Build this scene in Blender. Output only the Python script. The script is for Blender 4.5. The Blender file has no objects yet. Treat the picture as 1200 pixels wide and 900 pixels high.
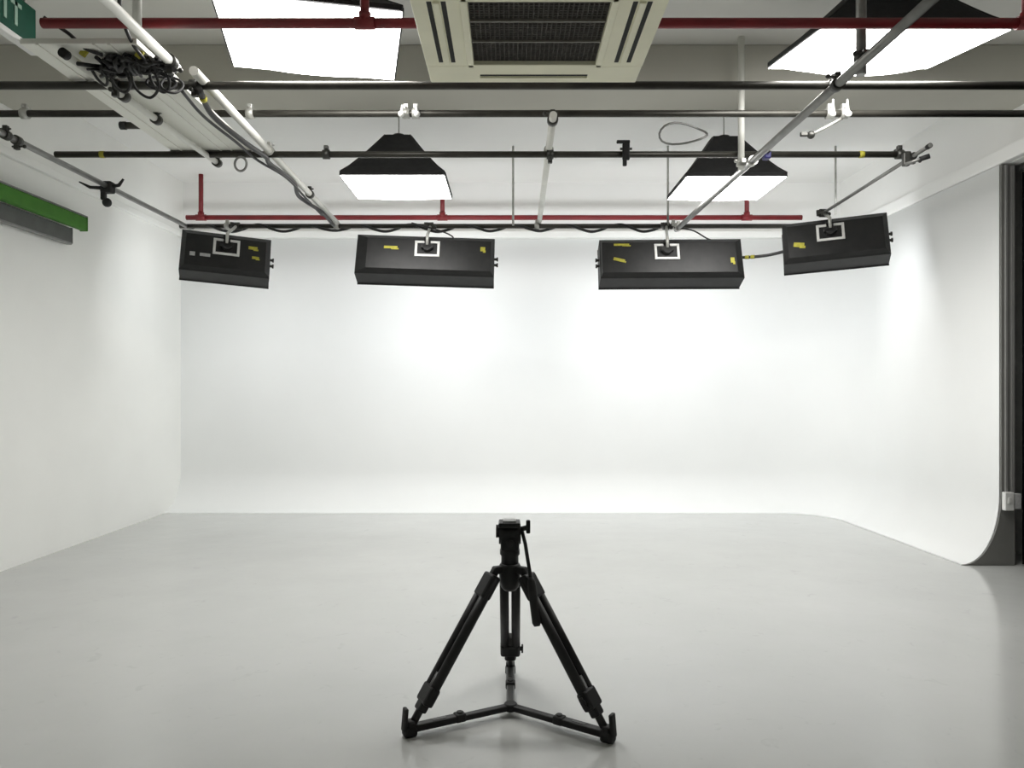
import bpy, bmesh, math, random
from mathutils import Vector as V, Matrix as M4
R = math.radians
random.seed(7)
scene = bpy.context.scene
COL = scene.collection

# ------------------------------------------------------------------ materials
def mat(name, col, rough=0.6, metal=0.0, spec=0.5, noise=0.0, nscale=8.0, bump=0.0, bscale=60.0, coat=0.0, emit=None, estr=0.0):
    m = bpy.data.materials.new(name); m.use_nodes = True
    nt = m.node_tree; b = nt.nodes['Principled BSDF']
    b.inputs['Base Color'].default_value = (*col, 1)
    b.inputs['Roughness'].default_value = rough
    b.inputs['Metallic'].default_value = metal
    b.inputs['Specular IOR Level'].default_value = spec
    b.inputs['Coat Weight'].default_value = coat
    tc = nt.nodes.new('ShaderNodeTexCoord')
    if noise > 0:
        n = nt.nodes.new('ShaderNodeTexNoise'); n.inputs['Scale'].default_value = nscale; n.inputs['Detail'].default_value = 5
        nt.links.new(tc.outputs['Object'], n.inputs['Vector'])
        r = nt.nodes.new('ShaderNodeValToRGB')
        r.color_ramp.elements[0].position = 0.3; r.color_ramp.elements[1].position = 0.7
        r.color_ramp.elements[0].color = (*[c*(1-noise) for c in col], 1)
        r.color_ramp.elements[1].color = (*[min(1, c*(1+noise)) for c in col], 1)
        nt.links.new(n.outputs['Fac'], r.inputs['Fac']); nt.links.new(r.outputs['Color'], b.inputs['Base Color'])
    if bump > 0:
        n2 = nt.nodes.new('ShaderNodeTexNoise'); n2.inputs['Scale'].default_value = bscale; n2.inputs['Detail'].default_value = 3
        nt.links.new(tc.outputs['Object'], n2.inputs['Vector'])
        bp = nt.nodes.new('ShaderNodeBump'); bp.inputs['Strength'].default_value = bump; bp.inputs['Distance'].default_value = 0.01
        nt.links.new(n2.outputs['Fac'], bp.inputs['Height']); nt.links.new(bp.outputs['Normal'], b.inputs['Normal'])
    if emit:
        b.inputs['Emission Color'].default_value = (*emit, 1); b.inputs['Emission Strength'].default_value = estr
    return m

SOFT = 18.5
BANK = 13.0
MAT = dict(
    cyc=mat('white_cyclorama_paint', (0.86, 0.87, 0.865), 0.7, noise=0.015, nscale=1.2, spec=0.3),
    wall=mat('white_wall_paint', (0.87, 0.875, 0.85), 0.75, noise=0.02, nscale=1.5, spec=0.3),
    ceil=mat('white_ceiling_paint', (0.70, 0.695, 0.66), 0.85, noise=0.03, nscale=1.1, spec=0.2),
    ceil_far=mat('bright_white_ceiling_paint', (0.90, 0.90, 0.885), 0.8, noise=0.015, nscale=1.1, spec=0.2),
    beam=mat('greyed_beam_paint', (0.52, 0.51, 0.455), 0.85, noise=0.04, nscale=1.4, spec=0.2),
    grey_strip=mat('grey_painted_strip', (0.24, 0.24, 0.23), 0.6, noise=0.05, nscale=5),
    grey_edge=mat('grey_raw_panel', (0.17, 0.17, 0.16), 0.7, noise=0.06, nscale=4),
    pipe_dark=mat('dark_steel_pipe', (0.045, 0.043, 0.036), 0.42, 0.5, noise=0.25, nscale=6),
    pipe_grey=mat('galvanised_pipe', (0.24, 0.24, 0.23), 0.4, 0.7, noise=0.15, nscale=9),
    pipe_white=mat('white_painted_pipe', (0.74, 0.74, 0.69), 0.45, noise=0.06, nscale=7),
    clamp=mat('dark_clamp_metal', (0.06, 0.06, 0.055), 0.4, 0.6, noise=0.2, nscale=20),
    clamp_l=mat('pale_clamp_metal', (0.5, 0.5, 0.47), 0.4, 0.6, noise=0.12, nscale=20),
    red=mat('red_sprinkler_paint', (0.20, 0.012, 0.016), 0.45, noise=0.15, nscale=5),
    black=mat('black_powder_coat', (0.010, 0.010, 0.010), 0.5, noise=0.3, nscale=12, spec=0.35),
    black_fab=mat('black_nylon_fabric', (0.013, 0.013, 0.014), 0.75, noise=0.3, nscale=30, bump=0.15, bscale=180),
    rubber=mat('black_rubber', (0.010, 0.010, 0.010), 0.7, noise=0.2, nscale=30),
    tripod=mat('black_anodised', (0.009, 0.009, 0.009), 0.5, noise=0.25, nscale=25, spec=0.35),
    tripod_g=mat('dark_grey_alloy', (0.045, 0.046, 0.043), 0.42, 0.4, noise=0.15, nscale=25),
    silver=mat('brushed_silver', (0.55, 0.55, 0.54), 0.35, 0.8, noise=0.1, nscale=30),
    yellow=mat('yellow_tape', (0.36, 0.33, 0.03), 0.6, noise=0.2, nscale=40),
    label=mat('pale_grey_label', (0.40, 0.40, 0.40), 0.6, noise=0.15, nscale=60),
    plate=mat('white_bracket_plate', (0.62, 0.62, 0.60), 0.5, noise=0.06, nscale=20),
    cream=mat('aged_cream_plastic', (0.80, 0.78, 0.585), 0.5, noise=0.04, nscale=5),
    cream_d=mat('dark_slot', (0.010, 0.010, 0.008), 0.8, noise=0.2, nscale=20),
    filt=mat('dusty_filter_mesh', (0.045, 0.04, 0.034), 0.9, noise=0.35, nscale=60, bump=0.4, bscale=200),
    gril=mat('dusty_grille_plastic', (0.065, 0.06, 0.052), 0.8, noise=0.25, nscale=40),
    gril_l=mat('pale_grille_bar', (0.24, 0.23, 0.20), 0.7, noise=0.1, nscale=30),
    green=mat('green_exit_plate', (0.003, 0.062, 0.036), 0.6, noise=0.08, nscale=12, spec=0.2),
    letter=mat('pale_exit_lettering', (0.26, 0.40, 0.32), 0.6, noise=0.04, nscale=12),
    blind_g=mat('chroma_green_cloth', (0.055, 0.20, 0.02), 0.8, noise=0.1, nscale=10, bump=0.1, bscale=220),
    blind_s=mat('grey_screen_cloth', (0.115, 0.12, 0.115), 0.8, noise=0.1, nscale=10, bump=0.1, bscale=220),
    board=mat('white_laminate_board', (0.78, 0.78, 0.72), 0.5, noise=0.03, nscale=3),
    cable=mat('black_cable', (0.014, 0.014, 0.014), 0.5, noise=0.2, nscale=40),
    cable_w=mat('white_cable', (0.55, 0.55, 0.53), 0.5, noise=0.05, nscale=40),
    curtain=mat('black_drape_cloth', (0.006, 0.006, 0.006), 0.95, noise=0.3, nscale=18, bump=0.2, bscale=200, spec=0.1),
    blue=mat('blue_plastic', (0.02, 0.02, 0.14), 0.5, noise=0.1, nscale=20),
    wplast=mat('white_plastic', (0.72, 0.72, 0.70), 0.4, noise=0.03, nscale=20),
    diff=mat('softbox_diffuser_cloth', (0.8, 0.8, 0.8), 0.9, noise=0.02, nscale=30, emit=(1.0, 0.985, 0.955), estr=SOFT),
    bank=mat('fluorescent_diffuser', (0.8, 0.8, 0.8), 0.9, noise=0.02, nscale=30, emit=(0.965, 0.985, 1.0), estr=BANK),
    bank_s=mat('small_fluorescent_diffuser', (0.8, 0.8, 0.8), 0.9, noise=0.02, nscale=30, emit=(0.965, 0.985, 1.0), estr=BANK*0.68),
)

def floor_material():
    m = bpy.data.materials.new('grey_epoxy_floor'); m.use_nodes = True
    nt = m.node_tree; b = nt.nodes['Principled BSDF']; L = nt.links.new
    tc = nt.nodes.new('ShaderNodeTexCoord')
    n = nt.nodes.new('ShaderNodeTexNoise'); n.inputs['Scale'].default_value = 0.6; n.inputs['Detail'].default_value = 6; n.inputs['Roughness'].default_value = 0.6
    L(tc.outputs['Object'], n.inputs['Vector'])
    r = nt.nodes.new('ShaderNodeValToRGB')
    r.color_ramp.elements[0].position = 0.3; r.color_ramp.elements[1].position = 0.7
    r.color_ramp.elements[0].color = (0.485, 0.495, 0.48, 1); r.color_ramp.elements[1].color = (0.54, 0.545, 0.535, 1)
    L(n.outputs['Fac'], r.inputs['Fac'])
    # fine scuffs
    n3 = nt.nodes.new('ShaderNodeTexNoise'); n3.inputs['Scale'].default_value = 9; n3.inputs['Detail'].default_value = 8; n3.inputs['Distortion'].default_value = 1.5
    L(tc.outputs['Object'], n3.inputs['Vector'])
    r3 = nt.nodes.new('ShaderNodeValToRGB'); r3.color_ramp.elements[0].position = 0.28; r3.color_ramp.elements[1].position = 0.36
    r3.color_ramp.elements[0].color = (0.93, 0.93, 0.93, 1); r3.color_ramp.elements[1].color = (1, 1, 1, 1)
    L(n3.outputs['Fac'], r3.inputs['Fac'])
    mx = nt.nodes.new('ShaderNodeMix'); mx.data_type = 'RGBA'; mx.blend_type = 'MULTIPLY'; mx.inputs[0].default_value = 1
    L(r.outputs['Color'], mx.inputs[6]); L(r3.outputs['Color'], mx.inputs[7]); L(mx.outputs[2], b.inputs['Base Color'])
    rr = nt.nodes.new('ShaderNodeMapRange'); rr.inputs['To Min'].default_value = 0.10; rr.inputs['To Max'].default_value = 0.20
    L(n.outputs['Fac'], rr.inputs['Value']); L(rr.outputs['Result'], b.inputs['Roughness'])
    n2 = nt.nodes.new('ShaderNodeTexNoise'); n2.inputs['Scale'].default_value = 3.0; n2.inputs['Detail'].default_value = 2
    L(tc.outputs['Object'], n2.inputs['Vector'])
    bp = nt.nodes.new('ShaderNodeBump'); bp.inputs['Strength'].default_value = 0.06; bp.inputs['Distance'].default_value = 0.03
    L(n2.outputs['Fac'], bp.inputs['Height']); L(bp.outputs['Normal'], b.inputs['Normal'])
    b.inputs['Specular IOR Level'].default_value = 0.5
    return m
MAT['floor'] = floor_material()

# ------------------------------------------------------------------ mesh builder
class MB:
    def __init__(s): s.bm = bmesh.new()
    def loft(s, rings, closed=True, cap=True, smooth=False, loop=False):
        vs = [[s.bm.verts.new(p) for p in ring] for ring in rings]
        n = len(vs[0]); k = len(vs)
        for i in range(k if loop else k-1):
            a, b = vs[i], vs[(i+1) % k]
            for j in range(n if closed else n-1):
                try:
                    f = s.bm.faces.new((a[j], a[(j+1) % n], b[(j+1) % n], b[j])); f.smooth = smooth
                except ValueError: pass
        if cap and closed and not loop:
            s.bm.faces.new(list(reversed(vs[0]))); s.bm.faces.new(vs[-1])
        return s
    def box(s, c, size, rot=None, bev=0.0, seg=2):
        t = bmesh.new(); bmesh.ops.create_cube(t, size=1)
        for v in t.verts: v.co = V((v.co.x*size[0], v.co.y*size[1], v.co.z*size[2]))
        if bev > 0: bmesh.ops.bevel(t, geom=list(t.edges), offset=bev, segments=seg, profile=0.5, affect='EDGES')
        mx = M4.Translation(V(c)) @ (rot.to_4x4() if rot is not None else M4.Identity(4))
        s.merge(t, mx); return s
    def merge(s, t, mx=M4.Identity(4)):
        mp = {v: s.bm.verts.new(mx @ v.co) for v in t.verts}
        for f in t.faces:
            nf = s.bm.faces.new([mp[v] for v in f.verts]); nf.smooth = f.smooth
        t.free()
    def tube(s, pts, r, n=10, loop=False):
        pts = [V(p) for p in pts]; k = len(pts)
        rs = r if isinstance(r, (list, tuple)) else [r]*k
        tang = []
        for i in range(k):
            a = pts[(i-1) % k] if (loop or i > 0) else pts[i]
            b = pts[(i+1) % k] if (loop or i < k-1) else pts[i]
            tang.append((b-a).normalized())
        up = V((0, 0, 1)) if abs(tang[0].z) < 0.9 else V((1, 0, 0))
        u = (up - tang[0]*up.dot(tang[0])).normalized()
        rings = []
        for i in range(k):
            u = (u - tang[i]*u.dot(tang[i]))
            if u.length < 1e-6: u = tang[i].orthogonal()
            u.normalize(); w = tang[i].cross(u)
            rings.append([pts[i] + (u*math.cos(2*math.pi*j/n) + w*math.sin(2*math.pi*j/n))*rs[i] for j in range(n)])
        return s.loft(rings, smooth=True, loop=loop)
    def cyl(s, a, b, r, r2=None, n=18): return s.tube([a, b], [r, r if r2 is None else r2], n)
    def ball(s, c, r, sc=(1, 1, 1)):
        t = bmesh.new(); bmesh.ops.create_uvsphere(t, u_segments=14, v_segments=8, radius=r)
        for v in t.verts: v.co = V((v.co.x*sc[0], v.co.y*sc[1], v.co.z*sc[2]))
        for f in t.faces: f.smooth = True
        s.merge(t, M4.Translation(V(c))); return s
    def ring(s, c, axis, R_, r, n=20, m=8):
        axis = V(axis).normalized(); u = axis.orthogonal().normalized(); w = axis.cross(u)
        return s.tube([V(c) + (u*math.cos(2*math.pi*i/n)+w*math.sin(2*math.pi*i/n))*R_ for i in range(n)], r, m, loop=True)
    def build(s, name, m, parent=None, loc=None):
        """geometry is in world coordinates unless the parent is flagged local"""
        bmesh.ops.recalc_face_normals(s.bm, faces=list(s.bm.faces))
        off = V((0, 0, 0))
        if parent is not None:
            if not parent.get('_local'):
                p = parent
                while p is not None: off += p.location; p = p.parent
        elif loc is not None: off = V(loc)
        for v in s.bm.verts: v.co -= off
        me = bpy.data.meshes.new(name); s.bm.to_mesh(me); s.bm.free()
        me.materials.append(MAT[m])
        o = bpy.data.objects.new(name, me); COL.objects.link(o)
        if parent is not None:
            o.parent = parent
            if parent.get('_local'): o['_local'] = 1
        elif loc is not None: o.location = loc
        return o

def tag(o, label, cat, group=None):
    o['label'] = label; o['category'] = cat
    if group: o['group'] = group
    return o
def thing(name, label, cat, loc, group=None, rot=None):
    o = bpy.data.objects.new(name, None); COL.objects.link(o); o.location = loc; o.empty_display_size = 0.1
    if rot is not None: o.rotation_euler = rot; o['_local'] = 1
    return tag(o, label, cat, group)
def struct(o): o['kind'] = 'structure'; return o

def spline(ctrl, n=8, jitter=0.0):
    P = [V(p) for p in ctrl]; P = [P[0]*2-P[1]] + P + [P[-1]*2-P[-2]]; out = []
    for i in range(1, len(P)-2):
        for k in range(n):
            t = k/n; a, b, c, d = P[i-1], P[i], P[i+1], P[i+2]
            out.append(0.5*((2*b)+(-a+c)*t+(2*a-5*b+4*c-d)*t*t+(-a+3*b-3*c+d)*t**3) + V([random.uniform(-jitter, jitter) for _ in range(3)]))
    out.append(P[-2]); return out

# ------------------------------------------------------------------ camera (eye 1.5 m above the floor, looking along +Y)
H = 1.5; F = 880.0; CX, CY = 597.0, 457.0
cam = bpy.data.cameras.new('camera'); co = bpy.data.objects.new('camera', cam); COL.objects.link(co)
co.location = (0, 0, H); co.rotation_euler = (R(90), 0, 0)
cam.sensor_width = 36; cam.lens = 36*F/1200; cam.shift_x = (600-CX)/1200; cam.shift_y = (CY-450)/1200
cam.clip_end = 100
scene.camera = co

# room dimensions
XL, XR = -4.2, 4.2          # left wall, curved right wall
YB = 9.6                    # curved back wall
YE = 6.44                   # near end of the right wall
ZC = 4.17                   # ceiling
ZT = 3.43                   # top of the curved wall
ZG = 3.30                   # pipe grid
YF = -3.0

# ------------------------------------------------------------------ setting
struct(MB().box((0.1, (YF+9.9)/2, -0.05), (9.4, 9.9-YF, 0.1)).build('floor', 'floor'))
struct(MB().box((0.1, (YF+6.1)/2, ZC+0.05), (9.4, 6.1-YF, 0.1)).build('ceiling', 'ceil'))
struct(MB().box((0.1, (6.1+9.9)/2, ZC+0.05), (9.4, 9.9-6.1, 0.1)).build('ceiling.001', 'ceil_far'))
struct(MB().box((XL-0.05, (YF+9.75)/2, ZC/2), (0.1, 9.75-YF, ZC)).build('wall_left', 'wall'))
struct(MB().box((0.1, YF-0.05, ZC/2), (9.4, 0.1, ZC)).build('wall_front', 'wall'))
struct(MB().box((4.72, (YF+9.75)/2, ZC/2), (0.1, 9.75-YF, ZC)).build('wall_right', 'wall'))

def cyc(path, name):        # path: (x, y, inward nx, ny, horizontal cove radius, vertical cove radius)
    mb = MB(); rings = []; N = 14
    for x, y, nx, ny, rh, rv in path:
        ring = []
        for i in range(N+1):
            a = math.pi/2*i/N
            o = rh*(1-math.sin(a)); z = rv*(1-math.cos(a))+0.0006
            ring.append((x+nx*o, y+ny*o, z))
        ring.append((x, y, ZT)); ring.append((x-nx*0.05, y-ny*0.05, ZT)); ring.append((x-nx*0.05, y-ny*0.05, 0.0))
        rings.append(ring)
    mb.loft(rings, cap=False, smooth=True)
    for f in mb.bm.faces:      # the top edge and the back stay flat
        f.smooth = all(v.co.z < ZT-0.001 for v in f.verts) or len([v for v in f.verts if abs(v.co.z-ZT) < 0.001]) == 2
    return struct(mb.build(name, 'cyc'))
RC = 1.0
p1 = [(XR, YE+(YB-RC-YE)*i/6, -1, 0, 0.33+0.05*i/6, 0.60-0.06*i/6) for i in range(7)]
p2 = []
for i in range(13):
    a = math.pi/2*i/12
    p2.append((XR-RC+RC*math.cos(a), YB-RC+RC*math.sin(a), -math.cos(a), -math.sin(a), 0.38+0.12*i/12, 0.54-0.04*i/12))
p3 = [(XR-RC-(XR-RC-XL)*i/8, YB, 0, -1, 0.5, 0.5) for i in range(1, 9)]
cyc(p1, 'wall_right.001'); cyc(p2+p3, 'wall_back')
# room walls above the curved wall, and the lips along its top
struct(MB().box((0.1, 9.72, (ZC+ZT)/2), (9.0, 0.08, ZC-ZT)).build('wall_back.001', 'ceil_far'))
struct(MB().box((4.31, (YF+9.68)/2, (ZC+ZT)/2), (0.1, 9.68-YF, ZC-ZT)).build('wall_right.002', 'ceil_far'))
struct(MB().box((-0.02, 9.59, ZT+0.045), (8.3, 0.18, 0.085), bev=0.008).build('trim_1', 'wall'))
struct(MB().box((4.225, (2.5+9.5)/2, ZT+0.07), (0.07, 9.5-2.5, 0.13), bev=0.012).build('trim_2', 'ceil_far'))
struct(MB().box((-4.185, (2.5+9.5)/2, ZT+0.05), (0.05, 9.5-2.5, 0.07), bev=0.008).build('trim_3', 'wall'))
# grey end face of the right wall
mb = MB(); prof = []
for i in range(15):
    a = math.pi/2*i/14; prof.append((XR-0.33*(1-math.sin(a)), 0.60*(1-math.cos(a))+0.003))
prof += [(XR, ZT), (XR+0.115, ZT), (XR+0.115, 0.003)]
mb.loft([[(x+0.003, YE-0.025, z) for x, z in prof], [(x+0.003, YE-0.001, z) for x, z in prof]])
struct(mb.build('trim_4', 'grey_edge'))
mb = MB()
mb.box((4.237, YE-0.035, 2.02), (0.022, 0.02, 2.80), bev=0.004).box((4.290, YE-0.035, 1.98), (0.03, 0.02, 2.86), bev=0.004)
struct(mb.build('trim_5', 'grey_strip'))
# ceiling beam
struct(MB().box((0.1, 6.12, (3.87+ZC)/2), (9.1, 0.64, ZC-3.87), bev=0.01).build('trim_6', 'beam'))

# ------------------------------------------------------------------ curtain and switch box at the right edge
ct = thing('curtain', 'black floor-length curtain at right edge of frame beside the curved wall end', 'curtain', (4.37, 5.2, 0.02))
rings = []; NY = 140
for i in range(NY+1):
    y = 6.40-4.4*i/NY; x = 4.37+0.030*math.sin(i*0.62)+0.012*math.sin(i*1.7)
    rings.append([(x, y, 0.015), (x, y, 3.36), (x+0.012, y, 3.36), (x+0.012, y, 0.015)])
MB().loft(rings, smooth=True).build('drape', 'curtain', ct)
MB().box((4.385, 4.2, 3.40), (0.05, 4.45, 0.05), bev=0.006).build('curtain_track', 'pipe_grey', ct)
sw = thing('switch_box', 'small white switch box on grey wall end beside black curtain', 'switch', (4.262, YE-0.05, 0.57))
MB().box((4.235, YE-0.062, 0.555), (0.075, 0.05, 0.155), bev=0.006).build('housing', 'wplast', sw)
MB().box((4.312, YE-0.058, 0.555), (0.055, 0.04, 0.13), bev=0.006).build('side_cover', 'label', sw)
MB().box((4.235, YE-0.090, 0.565), (0.03, 0.012, 0.05), bev=0.003).build('rocker', 'plate', sw)

# ------------------------------------------------------------------ pipes
def clamp_mb(c, axis, r=0.024, size=0.036, lug=(0, 0, 1)):
    mb = MB(); c = V(c); ax = V(axis).normalized(); lg = V(lug)
    mb.cyl(c-ax*size*0.7, c+ax*size*0.7, r+0.012, n=14)
    mb.box(c+lg*(r+0.026), (0.034, 0.034, 0.034), bev=0.004)
    mb.cyl(c+lg*(r+0.02)-lg.cross(ax)*0.035, c+lg*(r+0.02)+lg.cross(ax)*0.05, 0.007, n=8)
    mb.ball(c+lg*(r+0.02)+lg.cross(ax)*0.055, 0.014)
    return mb
def pipe(a, b, m, label, r=0.024, name='grid_pipe', group='pipes of the overhead lighting grid', clamps=(), tapes=(), n=16, cap=None):
    a, b = V(a), V(b); c = (a+b)/2; ax = (b-a).normalized()
    root = MB().cyl(a, b, r, n=n).build(name, m, None, c); tag(root, label, 'pipe', group)
    for t, lug, cm in clamps: clamp_mb(a+(b-a)*t, ax, r, lug=lug).build('clamp', cm, root)
    for t in tapes: MB().cyl(a+(b-a)*t-ax*0.018, a+(b-a)*t+ax*0.018, r+0.002, n=n).build('tape_band', 'yellow', root)
    if cap:
        for t in cap: MB().cyl(a+(b-a)*t-ax*0.02, a+(b-a)*t+ax*0.02, r+0.004, n=n).build('end_cap', 'rubber', root)
    return root
def tx(x, x0, x1): return (x-x0)/(x1-x0)
U, D_ = (0, 0, 1), (0, 0, -1)
# across the room
pipe((-4.15, 4.44, ZG), (4.25, 4.44, ZG), 'pipe_dark', 'dark pipe across the room just past the air conditioner, nearest of the grid',
     clamps=[(tx(x, -4.15, 4.25), D_ if x < 0 else U, 'clamp') for x in (-2.33, -1.86, 1.92)])
pipe((-4.15, 5.3, 3.45), (4.25, 5.3, 3.45), 'pipe_dark', 'dark pipe hung close under the ceiling beam, second across the room',
     clamps=[(tx(x, -4.15, 4.25), U, 'clamp_l') for x in (-3.42, -1.83, -0.73, -0.66, 2.26, 2.36)])
pipe((-3.47, 5.74, ZG), (3.06, 5.74, ZG), 'pipe_dark', 'dark pipe with two yellow tape bands crossing in front of the rear softboxes',
     clamps=[(tx(-1.40, -3.47, 3.06), U, 'clamp'), (tx(0.31, -3.47, 3.06), D_, 'clamp'), (tx(2.98, -3.47, 3.06), U, 'clamp')],
     tapes=[tx(-3.11, -3.47, 3.06), tx(2.69, -3.47, 3.06)])
pipe((-3.62, 8.25, ZG), (3.25, 8.25, ZG), 'pipe_dark', 'dark pipe wrapped in cable above the row of black light banks', r=0.026,
     clamps=[(tx(x, -3.62, 3.25), U, 'clamp_l') for x in (-3.1, -1.9, 0.3, 1.8)])
# along the room
zl = ZG+0.05
pipe((-3.56, 2.0, zl-0.05), (-3.55, 8.35, zl-0.05), 'pipe_grey', 'grey pipe running along the left wall above the green blind', r=0.023,
     clamps=[(tx(5.3, 2.0, 8.35), U, 'clamp'), (tx(5.42, 2.0, 8.35), D_, 'clamp')])
pipe((-1.86, 2.2, ZG), (-1.86, 4.2, ZG), 'pipe_white', 'cream pipe at upper left running from above the camera to the cable tangle', r=0.026,
     clamps=[(0.96, D_, 'clamp'), (0.55, D_, 'clamp')])
pipe((-1.80, 4.28, ZG+0.02), (-1.89, 8.3, ZG+0.03), 'pipe_white', 'cream pipe with black cables alongside, receding to the left light banks', r=0.027,
     clamps=[(tx(5.74, 4.28, 8.3), U, 'clamp_l'), (tx(7.0, 4.28, 8.3), U, 'clamp')])
pipe((-2.37, 3.98, ZG-0.01), (-2.30, 5.95, ZG-0.01), 'pipe_white', 'short cream pipe under the white board with a black end cap', r=0.022,
     clamps=[(0.3, U, 'clamp'), (0.50, U, 'clamp'), (0.98, U, 'clamp')], cap=[0.01])
pipe((1.91, 2.2, ZG-0.05), (1.82, 8.2, ZG-0.05), 'pipe_grey', 'long grey pipe at right receding under both right softboxes to a light bank', r=0.026,
     clamps=[(tx(4.3, 2.2, 8.2), U, 'clamp'), (tx(5.74, 2.2, 8.2), U, 'clamp_l'), (tx(8.1, 2.2, 8.2), U, 'clamp_l')])
pipe((0.295, 5.05, ZG+0.05), (0.33, 8.3, ZG+0.05), 'pipe_white', 'cream pipe receding at the middle between the two rear softboxes', r=0.026,
     clamps=[(0.03, U, 'clamp'), (tx(5.8, 5.05, 8.3), D_, 'clamp_l')])
rp = pipe((3.10, 5.53, ZG+0.002), (3.20, 7.75, ZG+0.002), 'pipe_grey', 'thin grey pipe at far right carrying the right-hand light bank', r=0.015,
     clamps=[(0.12, D_, 'clamp')], cap=[0.01])
spg = MB().cyl((2.97, 5.64, 3.195), (3.11, 5.58, 3.235), 0.012, n=12).build('spigot', 'pipe_grey', rp)
MB().cyl((3.06, 5.60, 3.221), (3.12, 5.576, 3.238), 0.019, n=12).build('spigot_tip', 'rubber', spg)
MB().box((2.985, 5.655, 3.235), (0.05, 0.04, 0.10), bev=0.008).build('spigot_clamp', 'clamp', rp)
stub = pipe((-2.74, 5.30, 3.366), (-2.50, 5.30, 3.366), 'pipe_dark', 'short dark pipe stub left of the white board under the beam', r=0.024, group=None, name='pipe_stub', cap=[0.06])
MB().box((-2.58, 5.30, 3.41), (0.04, 0.04, 0.06), bev=0.006).build('clamp', 'clamp_l', stub)
# vertical hangers
pipe((1.92, 4.10, ZG-0.08), (1.92, 4.10, ZC), 'pipe_grey', 'thick grey vertical hanger in front of the right near softbox', r=0.027, name='hanger_pipe', group='vertical hangers of the pipe grid',
     clamps=[(0.1, (0, -1, 0), 'clamp')])
pipe((1.755, 5.685, 3.17), (1.755, 5.685, ZC), 'pipe_white', 'pale vertical hanger in front of the right rear softbox', r=0.024, name='hanger_pipe', group='vertical hangers of the pipe grid',
     clamps=[(0.05, (0, -1, 0), 'clamp_l')])
pipe((-1.86, 3.75, ZG+0.02), (-1.86, 3.75, ZC), 'pipe_white', 'pale vertical hanger at upper left above the cream pipe', r=0.022, name='hanger_pipe', group='vertical hangers of the pipe grid')
for x, lb in ((0.04, 'thin drop rod left of the middle cream pipe'), (1.735, 'thin drop rod at left side of the right rear softbox'), (3.57, 'thin drop rod above the right-hand light bank')):
    pipe((x, 8.22, ZG+0.0 if x < 3.5 else 3.42), (x, 8.22, ZC), 'clamp_l', lb, r=0.012, name='drop_rod', group='thin drop rods from the ceiling', n=10)

# red sprinkler pipes
def red_pipe(a, b, r, label, risers):
    a, b = V(a), V(b); root = MB().cyl(a, b, r).build('sprinkler_pipe', 'red', None, (a+b)/2); tag(root, label, 'pipe', 'red sprinkler pipes')
    for x in risers:
        MB().cyl((x, a.y, a.z), (x, a.y, ZC), r*0.9).cyl((x-r*2.0, a.y, a.z), (x+r*2.0, a.y, a.z), r*1.25).cyl((x, a.y, a.z), (x, a.y, a.z+r*2.1), r*1.2).build('riser', 'red', root)
    return root
red_pipe((-2.42, 3.89, 3.40), (4.25, 3.89, 3.40), 0.026, 'red sprinkler pipe close to the camera, crossing the two large softboxes', (-0.75, 2.68))
red_pipe((-4.0, 9.3, 3.635), (3.62, 9.3, 3.635), 0.031, 'red sprinkler pipe at the back, above the curved white wall', (-3.82, -0.83, 2.94))

# ------------------------------------------------------------------ softboxes
def softbox(c, w, d, hh, yaw, tilt, label, sag=0.05, rod=True, off=(0, 0)):
    t = thing('softbox', label, 'softbox', c, 'square softboxes under the ceiling', (R(tilt), 0, R(yaw)))
    hw, hd = w/2, d/2
    def rr(a, b, z, ox=0, oy=0, k=5, rad=0.04):
        pts = []
        for sx, sy, s0 in ((1, 1, 0), (-1, 1, 90), (-1, -1, 180), (1, -1, 270)):
            for i in range(k):
                an = R(s0+90*i/(k-1)); pts.append((ox+sx*(a-rad)+rad*math.cos(an), oy+sy*(b-rad)+rad*math.sin(an), z))
        return pts
    mb = MB(); rings = [rr(hw, hd, 0.0), rr(hw, hd, 0.03)]
    for i in range(1, 8):
        q = i/7; e = q**0.88
        rings.append(rr(hw+(0.13-hw)*e, hd+(0.10-hd)*e, 0.03+(hh-0.03)*q, off[0]*q, off[1]*q))
    mb.loft(rings, smooth=False); mb.build('hood', 'black_fab', t)
    mb = MB()      # seams with the rods inside
    for sx in (-1, 1):
        for sy in (-1, 1):
            mb.tube([(sx*(hw-0.012+(0.125-hw)*((i/7)**0.88)), sy*(hd-0.012+(0.095-hd)*((i/7)**0.88)), 0.03+(hh-0.03)*i/7) for i in range(8)], 0.009, 6)
    mb.build('seam', 'black', t)
    mb = MB(); N = 12; g = []
    for j in range(N+1):
        row = []
        for i in range(N+1):
            u, v = -1+2*i/N, -1+2*j/N
            row.append(mb.bm.verts.new((u*(hw-0.012), v*(hd-0.012), -0.004-sag*(1-abs(u)**2.2)*(1-abs(v)**4))))
        g.append(row)
    for j in range(N):
        for i in range(N):
            f = mb.bm.faces.new((g[j][i], g[j+1][i], g[j+1][i+1], g[j][i+1])); f.smooth = True
    top = [[mb.bm.verts.new((v.co.x, v.co.y, -0.001)) for v in (g[0][0], g[0][N], g[N][N], g[N][0])]]
    mb.build('diffuser', 'diff', t)
    MB().cyl((off[0], off[1], hh-0.02), (off[0], off[1], hh+0.03), 0.07, 0.05).build('lamp_head', 'black', t)
    if c[2]+hh < 4.0: MB().cyl((off[0], off[1], hh+0.02), (off[0], off[1], ZC-c[2]), 0.006, n=8).build('suspension_rod', 'clamp_l', t)
    return t
softbox((-1.01, 6.86, 3.35), 0.92, 0.82, 0.45, 0, 0, 'small softbox at left rear, black hood and white front', off=(0.0, 0))
softbox((1.97, 6.90, 3.35), 0.89, 0.82, 0.45, 0, 0, 'small softbox at right rear behind the pale vertical hanger')
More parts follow.
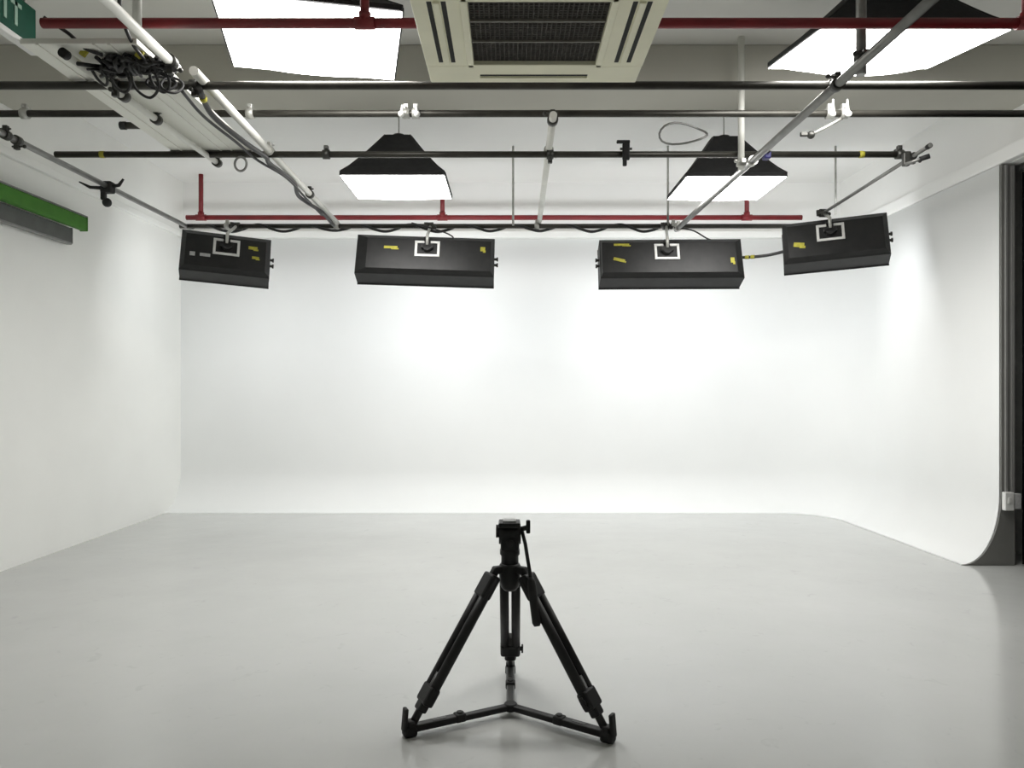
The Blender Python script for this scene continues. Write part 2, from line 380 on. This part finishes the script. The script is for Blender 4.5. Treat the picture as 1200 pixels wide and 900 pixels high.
softbox((-1.21, 4.62, 3.65), 1.06, 0.88, 0.40, 12, -3, 'large softbox at upper left beside the air conditioner', sag=0.09)
softbox((2.31, 4.70, 3.625), 1.11, 0.90, 0.40, 0, 9.7, 'large softbox at upper right crossed by the thick grey hanger', sag=0.10)

# ------------------------------------------------------------------ light banks
def bank(c, w, yaw, tilt, roll, label, stick=(), marks=(), armx=0.0, pipe_pt=None, knob_side=(1,), hh=0.23, skew=(0.05, 0.05)):
    t = thing('light_bank', label, 'studio light', c, 'black light banks in front of the curved wall', (R(tilt), R(roll), R(yaw)))
    hw = w/2
    def ring(a, b, y, sh=0): return [(-a+sh, y, -b), (a+sh, y, -b), (a+sh, y, b), (-a+sh, y, b)]
    mb = MB()
    mb.loft([[(-hw, .17, -hh), (hw, .17, -hh), (hw, .17, hh), (-hw, .17, hh)],
             [(-hw, -.06, -hh), (hw, -.06, -hh), (hw, -.06, hh), (-hw, -.06, hh)],
             [(-hw+.01, -.075, -hh+.012), (hw-.01, -.075, -hh+.012), (hw-.01, -.075, hh-.012), (-hw+.01, -.075, hh-.012)],
             [(-hw+skew[0], -.125, -hh+.035), (hw-skew[1], -.125, -hh+.035), (hw-skew[1], -.125, hh-.07), (-hw+skew[0], -.125, hh-.07)]])
    h = mb.build('housing', 'black', t)
    mb = MB()     # rolled edge round the front
    e = 0.012
    mb.tube([(-hw, .17, -hh), (hw, .17, -hh), (hw, .17, hh), (-hw, .17, hh)], e, 6, loop=True); mb.build('rim', 'rubber', t)
    MB().box((0, .174, 0), (w-0.08, 0.012, 2*hh-0.07), bev=0.004).build('lamp_panel', 'bank' if w > 1.2 else 'bank_s', t)
    # bracket plate: an open square of pale metal on the back, with the pivot inside
    mb = MB(); y0 = -0.131; a, b, s = 0.13, 0.085, 0.026; z0 = 0.05
    mb.box((armx, y0, z0-b), (2*a, 0.012, s), bev=0.003).box((armx-a+s/2, y0, z0), (s, 0.012, 2*b), bev=0.003).box((armx+a-s/2, y0, z0), (s, 0.012, 2*b), bev=0.003)
    mb.box((armx-a*0.6, y0, z0+b-s/2), (a*0.7, 0.012, s), bev=0.003).box((armx+a*0.6, y0, z0+b-s/2), (a*0.7, 0.012, s), bev=0.003)
    br = mb.build('bracket_plate', 'plate', t)
    mb = MB(); mb.cyl((armx, -.125, z0), (armx, -.175, z0), 0.045, n=16).box((armx, -.16, z0+0.005), (0.13, 0.03, 0.045), bev=0.006); mb.build('pivot', 'rubber', br)
    # arm up to the grid pipe, built in the lamp's own frame
    mx = (M4.Translation(V(c)) @ t.rotation_euler.to_matrix().to_4x4()).inverted()
    q = mx @ V(pipe_pt)
    p0 = V((armx, -.165, z0+0.02)); pm = p0 + V((0, -0.03, 0.10))
    mb = MB(); mb.tube([p0, pm, q], 0.016, 10); ax = (mx.to_3x3() @ V((1, 0, 0)))
    mb.build('arm', 'clamp_l', t)
    mb = MB(); mb.cyl(q-ax*0.035, q+ax*0.035, 0.042, n=14).ball(q+V((0.05, -0.02, -0.03)), 0.022).box(q+V((-0.045, -0.03, -0.01)), (0.04, 0.05, 0.05), bev=0.006)
    mb.build('pipe_clamp', 'clamp', t)
    for sx in knob_side:
        for z in (0.03, -0.04): MB().cyl((sx*hw, 0.02, z), (sx*(hw+0.028), 0.02, z), 0.014, n=10).cyl((sx*(hw+0.024), 0.02, z), (sx*(hw+0.040), 0.02, z), 0.022, n=12).build('side_knob', 'clamp', t)
    for x, z, sw_, sh_, rot in stick:
        yy = -0.127 if abs(z) < hh-0.075 and abs(x) < hw-0.06 else -0.063
        mb = MB(); rm = M4.Rotation(R(rot), 3, 'Y')
        mb.box((x, yy-0.002, z), (sw_, 0.004, sh_), rm, bev=0.001).box((x+sw_*0.32, yy-0.0025, z-sh_*0.55), (sw_*0.55, 0.004, sh_*0.55), rm, bev=0.001)
        mb.build('sticker', 'yellow', t)
    for x, z, sw_, sh_ in marks:
        MB().box((x, -0.129, z), (sw_, 0.004, sh_), bev=0.001).build('label_plate', 'label', t)
    # mains socket with a stub of lead
    mb = MB(); mb.cyl((armx-0.02, -0.12, hh-0.09), (armx-0.02, -0.17, hh-0.08), 0.02, n=10); mb.build('socket', 'rubber', t)
    return t
bank((-2.98, 7.90, 2.90), 0.88, 20, -18, 3.5, 'leftmost black light bank, turned towards the left corner of the curved wall',
     stick=[(0.26, 0.07, 0.09, 0.035, 0), (0.29, -0.04, 0.07, 0.03, 0)], marks=[(-0.32, -0.07, 0.05, 0.045), (-0.2, -0.07, 0.10, 0.035)], armx=-0.0, pipe_pt=(-3.0, 8.25, 3.30))
bank((-0.885, 7.95, 2.89), 1.45, 2, -20, 1.5, 'black light bank second from left, in front of the curved wall',
     stick=[(-0.36, 0.05, 0.14, 0.03, 0), (0.60, 0.06, 0.05, 0.05, 0)], armx=0.02, pipe_pt=(-0.87, 8.25, 3.30), skew=(0.12, 0.04), knob_side=(1,))
bank((1.70, 7.95, 2.86), 1.49, -2, -20, 0, 'black light bank third from left, at the end of the long grey pipe',
     stick=[(-0.55, -0.05, 0.12, 0.035, 15), (-0.52, 0.13, 0.16, 0.025, 0), (0.62, -0.06, 0.04, 0.06, 0)], armx=-0.05, pipe_pt=(1.72, 8.25, 3.30), skew=(0.02, 0.08), knob_side=(-1,))
bank((3.29, 7.60, 3.00), 0.98, -20, -18, -3, 'rightmost black light bank, turned towards the right wall',
     stick=[(-0.34, -0.06, 0.10, 0.05, 10)], armx=-0.04, pipe_pt=(3.195, 7.65, 3.302))

# ------------------------------------------------------------------ air conditioner cassette
ac = thing('air_conditioner', 'cream ceiling cassette air conditioner with dark dusty grille', 'air conditioner', (0.12, 3.275, 3.05))
axc, ayc, ah = 0.12, 3.275, 0.517
MB().box((axc, ayc, 3.075+0.35), (0.84, 0.84, 0.70), bev=0.01).build('body', 'pipe_white', ac)
mb = MB()      # frame: a ring of four mitred boards
gi = 0.318
for sx, sy, L1, L2 in ((0, 1, 2*ah, ah-gi), (0, -1, 2*ah, ah-gi)):
    mb.box((axc, ayc+sy*(ah+gi)/2, 3.068), (2*ah, ah-gi, 0.036), bev=0.008)
for sx in (-1, 1):
    mb.box((axc+sx*(ah+gi)/2, ayc, 3.068), (ah-gi, 2*gi+0.01, 0.036), bev=0.004)
mb.build('frame', 'cream', ac)
mb = MB(); o, i_ = gi, 0.296
for s in (-1, 1):
    mb.box((axc, ayc+s*(gi+i_-0.004)/2, 3.056), (2*gi, gi-i_+0.012, 0.030), bev=0.005)
    mb.box((axc+s*(gi+i_-0.004)/2, ayc, 3.056), (gi-i_+0.012, 2*gi, 0.030), bev=0.005)
mb.build('grille_surround', 'cream', ac)
MB().box((axc, ayc, 3.085), (2*i_, 2*i_, 0.01)).build('filter', 'filt', ac)
mb = MB()
for k in range(29):
    q = -i_+2*i_*(k+0.5)/29
    mb.box((axc+q, ayc, 3.068), (0.0055, 2*i_, 0.012)); mb.box((axc, ayc+q, 3.066), (2*i_, 0.0055, 0.010))
gr = mb.build('grille', 'gril', ac)
mb = MB()
for q in (0.076, -0.11, -0.277): mb.box((axc, ayc+q, 3.056), (2*i_, 0.008, 0.01))
mb.build('grille_bar', 'gril_l', gr)
for k in range(4):
    rot = M4.Rotation(R(90*k), 3, 'Z'); mb = MB(); c0 = V((axc, ayc, 0))
    ln = 0.56 if k % 2 else 0.53
    for off in ((0.385, 0.443) if k % 2 == 1 else (0.425,)):
        p = c0 + rot @ V((0, off, 0)); p.z = 3.0525
        wd = 0.022
        mb.box(p, (ln, wd, 0.006), rot, bev=0.002)
    v = mb.build('vent', 'cream_d', ac)
    if k % 2 == 1:
        p = c0 + rot @ V((0, 0.414, 0)); p.z = 3.047
        MB().box(p, (ln, 0.028, 0.012), rot, bev=0.004).build('louvre', 'cream', v)
    else:
        p = c0 + rot @ V((0, 0.447, 0)); p.z = 3.048
        MB().box(p, (ln, 0.014, 0.010), rot, bev=0.003).build('louvre', 'cream', v)

# ------------------------------------------------------------------ white board and exit sign
bd = thing('ceiling_board', 'long white board lying on the pipes at upper left', 'board', (-2.28, 4.3, 3.35))
MB().box((-2.28, 4.86, 3.345), (0.62, 1.78, 0.03), bev=0.004).build('panel', 'board', bd)
mb = MB()
for x in (-2.50, -2.20, -2.12): mb.box((x, 4.86, 3.328), (0.014, 1.78, 0.010), bev=0.002)
mb.build('batten', 'board', bd)
MB().box((-2.28, 5.74, 3.328), (0.62, 0.02, 0.012), bev=0.003).build('end_batten', 'pipe_grey', bd)

ex = thing('exit_sign', 'green exit sign with pale lettering at upper left corner', 'sign', (-2.625, 3.83, 3.36))
MB().box((-2.625, 3.83, 3.485), (0.030, 0.62, 0.215), bev=0.004).build('sign_plate', 'green', ex)
MB().box((-2.625, 3.83, 3.365), (0.050, 0.66, 0.030), bev=0.004).build('base_rail', 'wplast', ex)
mb = MB(); xf = -2.608; zc = 3.490; hL = 0.125; st = 0.022
def bar(y, z, dy, dz, ang=0): mb.box((xf, y, z), (0.005, dy, dz), M4.Rotation(R(ang), 3, 'X'))
yE, yX, yI, yT = 3.640, 3.775, 3.882, 3.968
bar(yE-0.033, zc, st, hL); bar(yE, zc+hL/2-st/2, 0.075, st); bar(yE-0.004, zc, 0.065, st); bar(yE, zc-hL/2+st/2, 0.075, st)
bar(yX, zc, st, 0.150, 34); bar(yX, zc, st, 0.150, -34)
bar(yI, zc, st, hL)
bar(yT, zc, st, hL); bar(yT, zc+hL/2-st/2, 0.088, st)
mb.build('lettering', 'letter', ex)
for y in (3.6, 4.06):
    MB().cyl((-2.625, y, 3.59), (-2.625, y, ZC), 0.006, n=8).build('suspension_rod', 'pipe_grey', ex)

# ------------------------------------------------------------------ roller blinds on the left wall
rb = thing('roller_blind', 'green roller blind cassette high on the left wall', 'blind', (-4.09, 6.2, 3.04))
MB().box((-4.085, 6.15, 3.090), (0.07, 2.10, 0.125), bev=0.010).build('rolled_cloth', 'blind_g', rb)
MB().box((-4.085, 7.207, 3.090), (0.075, 0.016, 0.135), bev=0.004).build('end_bracket', 'blind_g', rb)
MB().box((-4.05, 6.15, 3.158), (0.02, 2.10, 0.012), bev=0.003).build('top_rail', 'pipe_grey', rb)
rg = thing('roller_blind', 'grey roller blind just below the green one on the left wall', 'blind', (-4.15, 6.1, 2.88))
MB().box((-4.150, 6.03, 2.955), (0.05, 2.10, 0.14), bev=0.008).build('rolled_cloth', 'blind_s', rg)
MB().box((-4.150, 6.03, 2.878), (0.056, 2.10, 0.018), bev=0.004).build('bottom_bar', 'pipe_grey', rg)
MB().box((-4.150, 7.085, 2.955), (0.056, 0.014, 0.15), bev=0.004).build('end_bracket', 'blind_s', rg)

# ------------------------------------------------------------------ cables
def cable(ctrl, r, label, m='cable', jit=0.0, n=8, name='cable', group=None, ties=()):
    pts = spline(ctrl, n, jit); c = sum(pts, V((0, 0, 0)))/len(pts)
    o = MB().tube(pts, r, 8).build(name, m, None, c); tag(o, label, 'cable', group)
    for i in ties:
        p = pts[int(i*(len(pts)-1))]; q = pts[min(len(pts)-1, int(i*(len(pts)-1))+1)]; a = (q-p).normalized()
        MB().cyl(p-a*0.02, p+a*0.02, r*1.25, n=10).build('tape_band', 'yellow', o)
    return o
cp = []
for i in range(48):
    x = -3.5+5.3*i/47; a = i*1.25
    cp.append((x, 8.25+0.034*math.cos(a), ZG-0.014+0.034*math.sin(a)-0.014*abs(math.sin(i*0.45))))
cable(cp, 0.015, 'black cable wound round the back pipe above the light banks', n=5)
cable([(-1.82, 4.4, ZG-0.03), (-1.88, 4.75, ZG-0.06), (-1.84, 5.2, ZG-0.08), (-1.82, 5.6, ZG-0.06), (-1.88, 5.9, ZG-0.025), (-1.84, 6.4, ZG-0.03), (-1.93, 6.9, ZG-0.025), (-1.88, 7.5, ZG-0.02), (-1.90, 8.1, ZG-0.02)], 0.018,
      'thick black cable slung along the cream pipe at upper left', ties=(0.06,))
cable([(-1.93, 4.4, ZG-0.035), (-1.955, 4.8, ZG-0.05), (-1.93, 5.3, ZG-0.05), (-1.93, 5.75, ZG-0.04), (-1.84, 6.2, ZG-0.05), (-1.86, 6.9, ZG-0.05), (-1.90, 7.6, ZG-0.03)], 0.010,
      'thin black cable slung left of the thick one on the cream pipe')
cable([(2.47, 7.96, 2.905), (2.56, 7.9, 2.90), (2.70, 7.82, 2.905), (2.86, 7.74, 2.935), (2.95, 7.72, 2.955)], 0.016, 'cable with a yellow band between the two right light banks', ties=(0.15, 0.25))
cable([(-0.9, 8.16, 3.27), (-1.05, 8.1, 3.30), (-0.75, 8.0, 3.20), (-0.6, 7.95, 3.12), (-0.62, 7.92, 3.05)], 0.008, 'thin black lead dropping to the second light bank from left')
cable([(1.78, 8.1, 3.25), (1.95, 8.0, 3.20), (2.10, 7.95, 3.10), (2.2, 7.92, 3.06)], 0.008, 'thin black lead dropping to the third light bank from left')
# white loop of cable near the right rear softbox
loop = [(1.33+0.18*math.cos(a)-0.02, 5.66+0.05*math.sin(a*2), 3.432+0.075*math.sin(a)) for a in [2*math.pi*i/22 for i in range(22)]]
lo = MB().tube(loop, 0.008, 8, loop=True).build('cable_loop', 'pipe_grey', None, (1.31, 5.66, 3.43)); tag(lo, 'loop of pale cable hanging left of the right rear softbox', 'cable')
lr = MB().ring((-2.04, 5.70, 3.215), (0.3, 1, 0.1), 0.052, 0.009).build('hanging_ring', 'pipe_grey', None, (-2.04, 5.70, 3.215)); tag(lr, 'small grey ring hanging from the taped pipe at left', 'ring')
# tangle of cable at upper left
tg = thing('cable_tangle', 'tangled heap of black cables tied at the upper left pipe junction', 'cable', (-2.08, 4.15, 3.25))
mb = MB()
for k in range(26):
    x0, x1 = random.uniform(-2.36, -2.16), random.uniform(-2.02, -1.82)
    if k % 4 == 0: x0, x1 = random.uniform(-2.28, -2.0), random.uniform(-2.1, -1.86)
    ctrl = []; amp = random.uniform(0.01, 0.035)
    for i in range(8):
        q = i/7; ctrl.append((x0+(x1-x0)*q+random.uniform(-0.02, 0.02), 4.12+random.uniform(-0.06, 0.12), 3.285+amp*random.uniform(-1.1, 1.2)))
    mb.tube(spline(ctrl, 6), random.uniform(0.007, 0.012), 7)
for k, (xa, xb, dz) in enumerate(((-2.22, -2.12, 0.09), (-2.10, -1.96, 0.12), (-2.0, -1.9, 0.09), (-2.31, -2.25, 0.05))):
    mb.tube(spline([(xa, 4.15, 3.27), (xa+0.01, 4.2, 3.27-dz*0.7), ((xa+xb)/2, 4.24, 3.27-dz), (xb, 4.2, 3.27-dz*0.6), (xb-0.01, 4.15, 3.28)], 6), 0.008, 7)
mb.build('bundle', 'cable', tg)
for x, z, a_, b_ in ((-1.97, 3.235, 0.065, 0.045), (-1.91, 3.225, 0.045, 0.05)):
    MB().tube([(x+a_*math.cos(t_)*(1+0.12*math.sin(2*t_)), 4.25+0.04*math.sin(t_+1), z+b_*math.sin(t_)) for t_ in [2*math.pi*q/24 for q in range(24)]], 0.008, 7, loop=True).build('coil', 'cable', tg)
for x, z in ((-2.30, 3.325), (-2.00, 3.315)):
    MB().box((x, 4.06, z), (0.035, 0.02, 0.045), M4.Rotation(R(35), 3, 'Y'), bev=0.005).build('tape_tag', 'yellow', tg)
cable([(-2.45, 3.95, 3.46), (-2.35, 4.0, 3.40), (-2.28, 4.03, 3.335), (-2.2, 4.06, 3.31)], 0.010, 'black lead rising left from the cable tangle')
cable([(-1.95, 3.75, 3.5), (-1.99, 3.85, 3.42), (-2.0, 3.98, 3.34), (-1.98, 4.08, 3.29)], 0.010, 'black lead rising right from the cable tangle beside the cream pipe')

# ------------------------------------------------------------------ grips on the pipes
g = thing('spring_clip', 'black spring clip gripping the taped pipe right of centre', 'clamp', (0.885, 5.74, ZG))
mb = MB(); x = 0.885
mb.box((x, 5.70, ZG+0.01), (0.055, 0.03, 0.13), bev=0.008).box((x-0.02, 5.705, ZG+0.085), (0.10, 0.03, 0.022), bev=0.005).box((x-0.01, 5.70, ZG-0.075), (0.03, 0.03, 0.05), bev=0.006)
mb.build('jaw', 'rubber', g)
MB().cyl((x-0.045, 5.70, ZG+0.03), (x+0.045, 5.70, ZG+0.03), 0.010, n=10).build('pivot', 'clamp', g)
g = thing('super_clamp', 'blue clamp on the taped pipe beside the right rear softbox', 'clamp', (1.945, 5.74, ZG))
MB().box((1.955, 5.71, ZG-0.005), (0.05, 0.075, 0.085), bev=0.010).build('jaw', 'blue', g)
MB().cyl((1.955, 5.67, ZG), (1.955, 5.62, ZG), 0.012, n=10).build('screw', 'clamp', g)
g = thing('grip_clamp', 'black grip clamp with a splayed handle on the left wall pipe', 'clamp', (-3.55, 6.66, ZG))
cx, cy, cz = -3.553, 6.66, ZG
MB().box((cx, cy-0.02, cz-0.01), (0.10, 0.09, 0.10), bev=0.014).box((cx-0.03, cy-0.03, cz-0.08), (0.04, 0.05, 0.09), bev=0.01).ball((cx+0.0, cy-0.03, cz-0.145), 0.040).build('jaw', 'rubber', g)
MB().tube([(cx+0.03, cy-0.02, cz), (cx+0.10, cy-0.02, cz+0.01), (cx+0.14, cy-0.02, cz+0.065)], [0.018, 0.016, 0.010], 8).build('handle', 'rubber', g)
MB().tube([(cx-0.03, cy-0.02, cz-0.015), (cx-0.15, cy-0.03, cz-0.01), (cx-0.24, cy-0.04, cz+0.035)], [0.018, 0.014, 0.006], 8).build('lever', 'rubber', g)
# hanging bulb-ended hooks on the beam pipe
for x0, nm in ((-0.70, 'pair of pale strap ends on the beam pipe above the left rear softbox'), (2.31, 'pair of pale strap ends under the long grey pipe at right')):
    t = thing('hanging_strap', nm, 'strap', (x0, 5.25, 3.45), 'pale straps on the beam pipe')
    for dx in (-0.05, 0.05):
        mb = MB(); top = 3.53 if x0 > 0 else 3.49
        mb.tube([(x0+dx, 5.245, top), (x0+dx, 5.24, 3.46), (x0+dx*1.1, 5.238, 3.43)], [0.006, 0.010, 0.014], 8).ball((x0+dx*1.1, 5.238, 3.425), 0.022)
        mb.build('strap_end', 'wplast', t)
bh = thing('baby_pin', 'small grey pin clamp hanging below the strap ends at right', 'clamp', (2.2, 5.32, 3.36))
MB().tube([(2.35, 5.3, 3.42), (2.22, 5.32, 3.35), (2.13, 5.33, 3.305)], 0.012, 8).build('pin', 'clamp_l', bh)
MB().ball((2.14, 5.33, 3.31), 0.028).box((2.09, 5.33, 3.315), (0.05, 0.03, 0.03), bev=0.006).build('head', 'clamp', bh)

# ------------------------------------------------------------------ tripod
tp = thing('tripod', 'black camera tripod standing on the grey floor with ground spreader', 'tripod', (0, 3.47, 0))
HUB = V((0.005, 3.47, 0)); feet = [V((-0.432, 3.255, 0.0)), V((0.420, 3.20, 0.0)), V((0.005, 3.965, 0.0))]
axis0 = V((0.002, 3.47, 0))
# shoulder with three lugs
def lathe(mb, prof, c, n=24):
    mb.loft([[(c[0]+r*math.cos(2*math.pi*j/n), c[1]+r*math.sin(2*math.pi*j/n), z) for j in range(n)] for r, z in prof], smooth=True); return mb
sh = MB(); lathe(sh, [(0.026, 0.575), (0.040, 0.59), (0.048, 0.62), (0.050, 0.665), (0.050, 0.690), (0.044, 0.70)], axis0)
dirs = []
for f in feet:
    d = (f-axis0); d.z = 0; d.normalize(); dirs.append(d)
    side = d.cross(V((0, 0, 1)))
    rot = M4((side, d, V((0, 0, 1)))).transposed()
    sh.box(axis0+d*0.060+V((0, 0, 0.675)), (0.040, 0.055, 0.035), rot, bev=0.010)
shoulder = sh.build('shoulder', 'tripod', tp)
for f, d in zip(feet, dirs):
    side = d.cross(V((0, 0, 1))).normalized()
    T = axis0+d*0.075+V((0, 0, 0.672)); B = f-d*0.012+V((0, 0, 0.050)); ax = (B-T); L = ax.length; ax.normalize(); nrm = ax.cross(side).normalized()
    rot = M4((side, nrm, ax)).transposed()
    lg = MB()
    for s in (-1, 1): lg.tube([T+side*0.028*s+ax*0.03, T+ax*L*0.85+side*0.028*s], 0.0225, 14)
    lg.box(T+ax*0.075, (0.098, 0.050, 0.115), rot, bev=0.012)
    lg.box(T+ax*0.012, (0.034, 0.034, 0.06), rot, bev=0.008)
    leg = lg.build('leg', 'tripod', tp)
    MB().box(T+ax*L*0.815, (0.102, 0.050, 0.085), rot, bev=0.012).box(T+ax*L*0.885, (0.060, 0.044, 0.05), rot, bev=0.010).build('collar', 'tripod', leg)
    MB().tube([T+ax*L*0.68, T+ax*L*0.985], 0.0175, 12).build('lower_tube', 'tripod_g', leg)
    mb = MB(); mb.cyl(T+ax*L*0.815+side*0.05, T+ax*L*0.815+side*0.064, 0.012, n=10).box(T+ax*L*0.815+side*0.062, (0.010, 0.022, 0.05), rot, bev=0.004); mb.build('lock_knob', 'rubber', leg)
    fr = M4((side, d, V((0, 0, 1)))).transposed()
    ft = MB(); ft.box(f+V((0, 0, 0.024)), (0.054, 0.062, 0.048), fr, bev=0.014)
    ft.box(f+d*0.022+V((0, 0, 0.075)), (0.040, 0.018, 0.10), fr @ M4.Rotation(R(5), 3, 'X'), bev=0.006).box(f-d*0.004+V((0, 0, 0.052)), (0.046, 0.036, 0.036), fr, bev=0.008)
    ft.build('foot', 'rubber', leg)
sp = MB(); lathe(sp, [(0.026, 0.020), (0.031, 0.025), (0.031, 0.050), (0.026, 0.055)], HUB)
spd = sp.build('spreader_hub', 'tripod', tp)
for k, (f, d) in enumerate(zip(feet, dirs)):
    side = d.cross(V((0, 0, 1))); a0 = HUB+V((0, 0, 0.037)); b0 = f+V((0, 0, 0.030)); dd = (b0-a0); Ld = dd.length; dd.normalize(); up = side.cross(dd)
    rot = M4((side, dd, up)).transposed()
    mb = MB(); mb.box((a0+b0)/2, (0.038, Ld, 0.026), rot, bev=0.006)
    mb.box(a0+dd*Ld*0.76+up*0.003, (0.044, Ld*0.44, 0.030), rot, bev=0.006)
    arm = mb.build('spreader_arm', 'tripod_g' if k == 2 else 'tripod', tp)  # rear arm alone in lighter grey: sheen from the floor put into its colour
    mb = MB(); mb.box(a0+dd*Ld*0.52+up*0.005, (0.048, 0.05, 0.038), rot, bev=0.008).cyl(a0+dd*Ld*0.52+up*0.02, a0+dd*Ld*0.52+up*0.030, 0.014, n=10); mb.build('arm_lock', 'rubber', arm)
    MB().box(a0+dd*Ld*0.72+up*0.018, (0.018, Ld*0.13, 0.004), rot, bev=0.001).build('scale_strip', 'tripod_g', arm)
# fluid head
hd = MB(); lathe(hd, [(0.034, 0.69), (0.040, 0.70), (0.040, 0.735), (0.046, 0.742), (0.046, 0.765), (0.040, 0.772)], axis0)
hd.box(axis0+V((0, 0, 0.80)), (0.086, 0.090, 0.080), bev=0.014)
hd.cyl(axis0+V((-0.050, 0, 0.835)), axis0+V((0.050, 0, 0.835)), 0.046, n=24)
head = hd.build('fluid_head', 'tripod', tp)
MB().box(axis0+V((-0.002, 0, 0.882)), (0.100, 0.11, 0.024), bev=0.006).build('quick_release_plate', 'tripod', head)
MB().box(axis0+V((-0.002, 0, 0.8965)), (0.060, 0.07, 0.010), bev=0.003).build('top_pad', 'label', head)
MB().cyl(axis0+V((-0.050, -0.01, 0.850)), axis0+V((-0.064, -0.01, 0.850)), 0.030, n=18).build('tilt_knob', 'rubber', head)
MB().cyl(axis0+V((0.0, -0.038, 0.80)), axis0+V((0.0, -0.060, 0.80)), 0.018, n=14).build('drag_dial', 'rubber', head)
ph = MB(); ph.cyl(axis0+V((0.045, -0.02, 0.860)), axis0+V((0.080, -0.02, 0.868)), 0.012, n=12).box(axis0+V((0.084, -0.02, 0.872)), (0.020, 0.026, 0.062), bev=0.006).build('handle_rosette', 'tripod', head)
hb = MB(); h0 = axis0+V((0.056, -0.03, 0.852)); h1 = axis0+V((0.096, -0.10, 0.64)); h2 = axis0+V((0.120, -0.15, 0.455))
hb.tube([h0, axis0+V((0.070, -0.05, 0.80)), h1], 0.0085, 10); bar_o = hb.build('pan_bar', 'tripod', tp)
hu = (h2-h1).normalized()
MB().tube([h1-hu*0.02, h1, h1+hu*0.02, h2-hu*0.015, h2], [0.010, 0.0185, 0.020, 0.020, 0.013], 14).build('grip', 'rubber', bar_o)

# ------------------------------------------------------------------ world and view
w = bpy.data.worlds.new('world'); scene.world = w; w.use_nodes = True
w.node_tree.nodes['Background'].inputs['Color'].default_value = (0.5, 0.5, 0.5, 1); w.node_tree.nodes['Background'].inputs['Strength'].default_value = 0.1
vs = scene.view_settings; vs.view_transform = 'Standard'; vs.look = 'None'; vs.gamma = 1; vs.use_curve_mapping = False
vs.exposure = 0.0
scene.cycles.max_bounces = 10; scene.cycles.diffuse_bounces = 8

for o in bpy.data.objects:
    if '_local' in o: del o['_local']
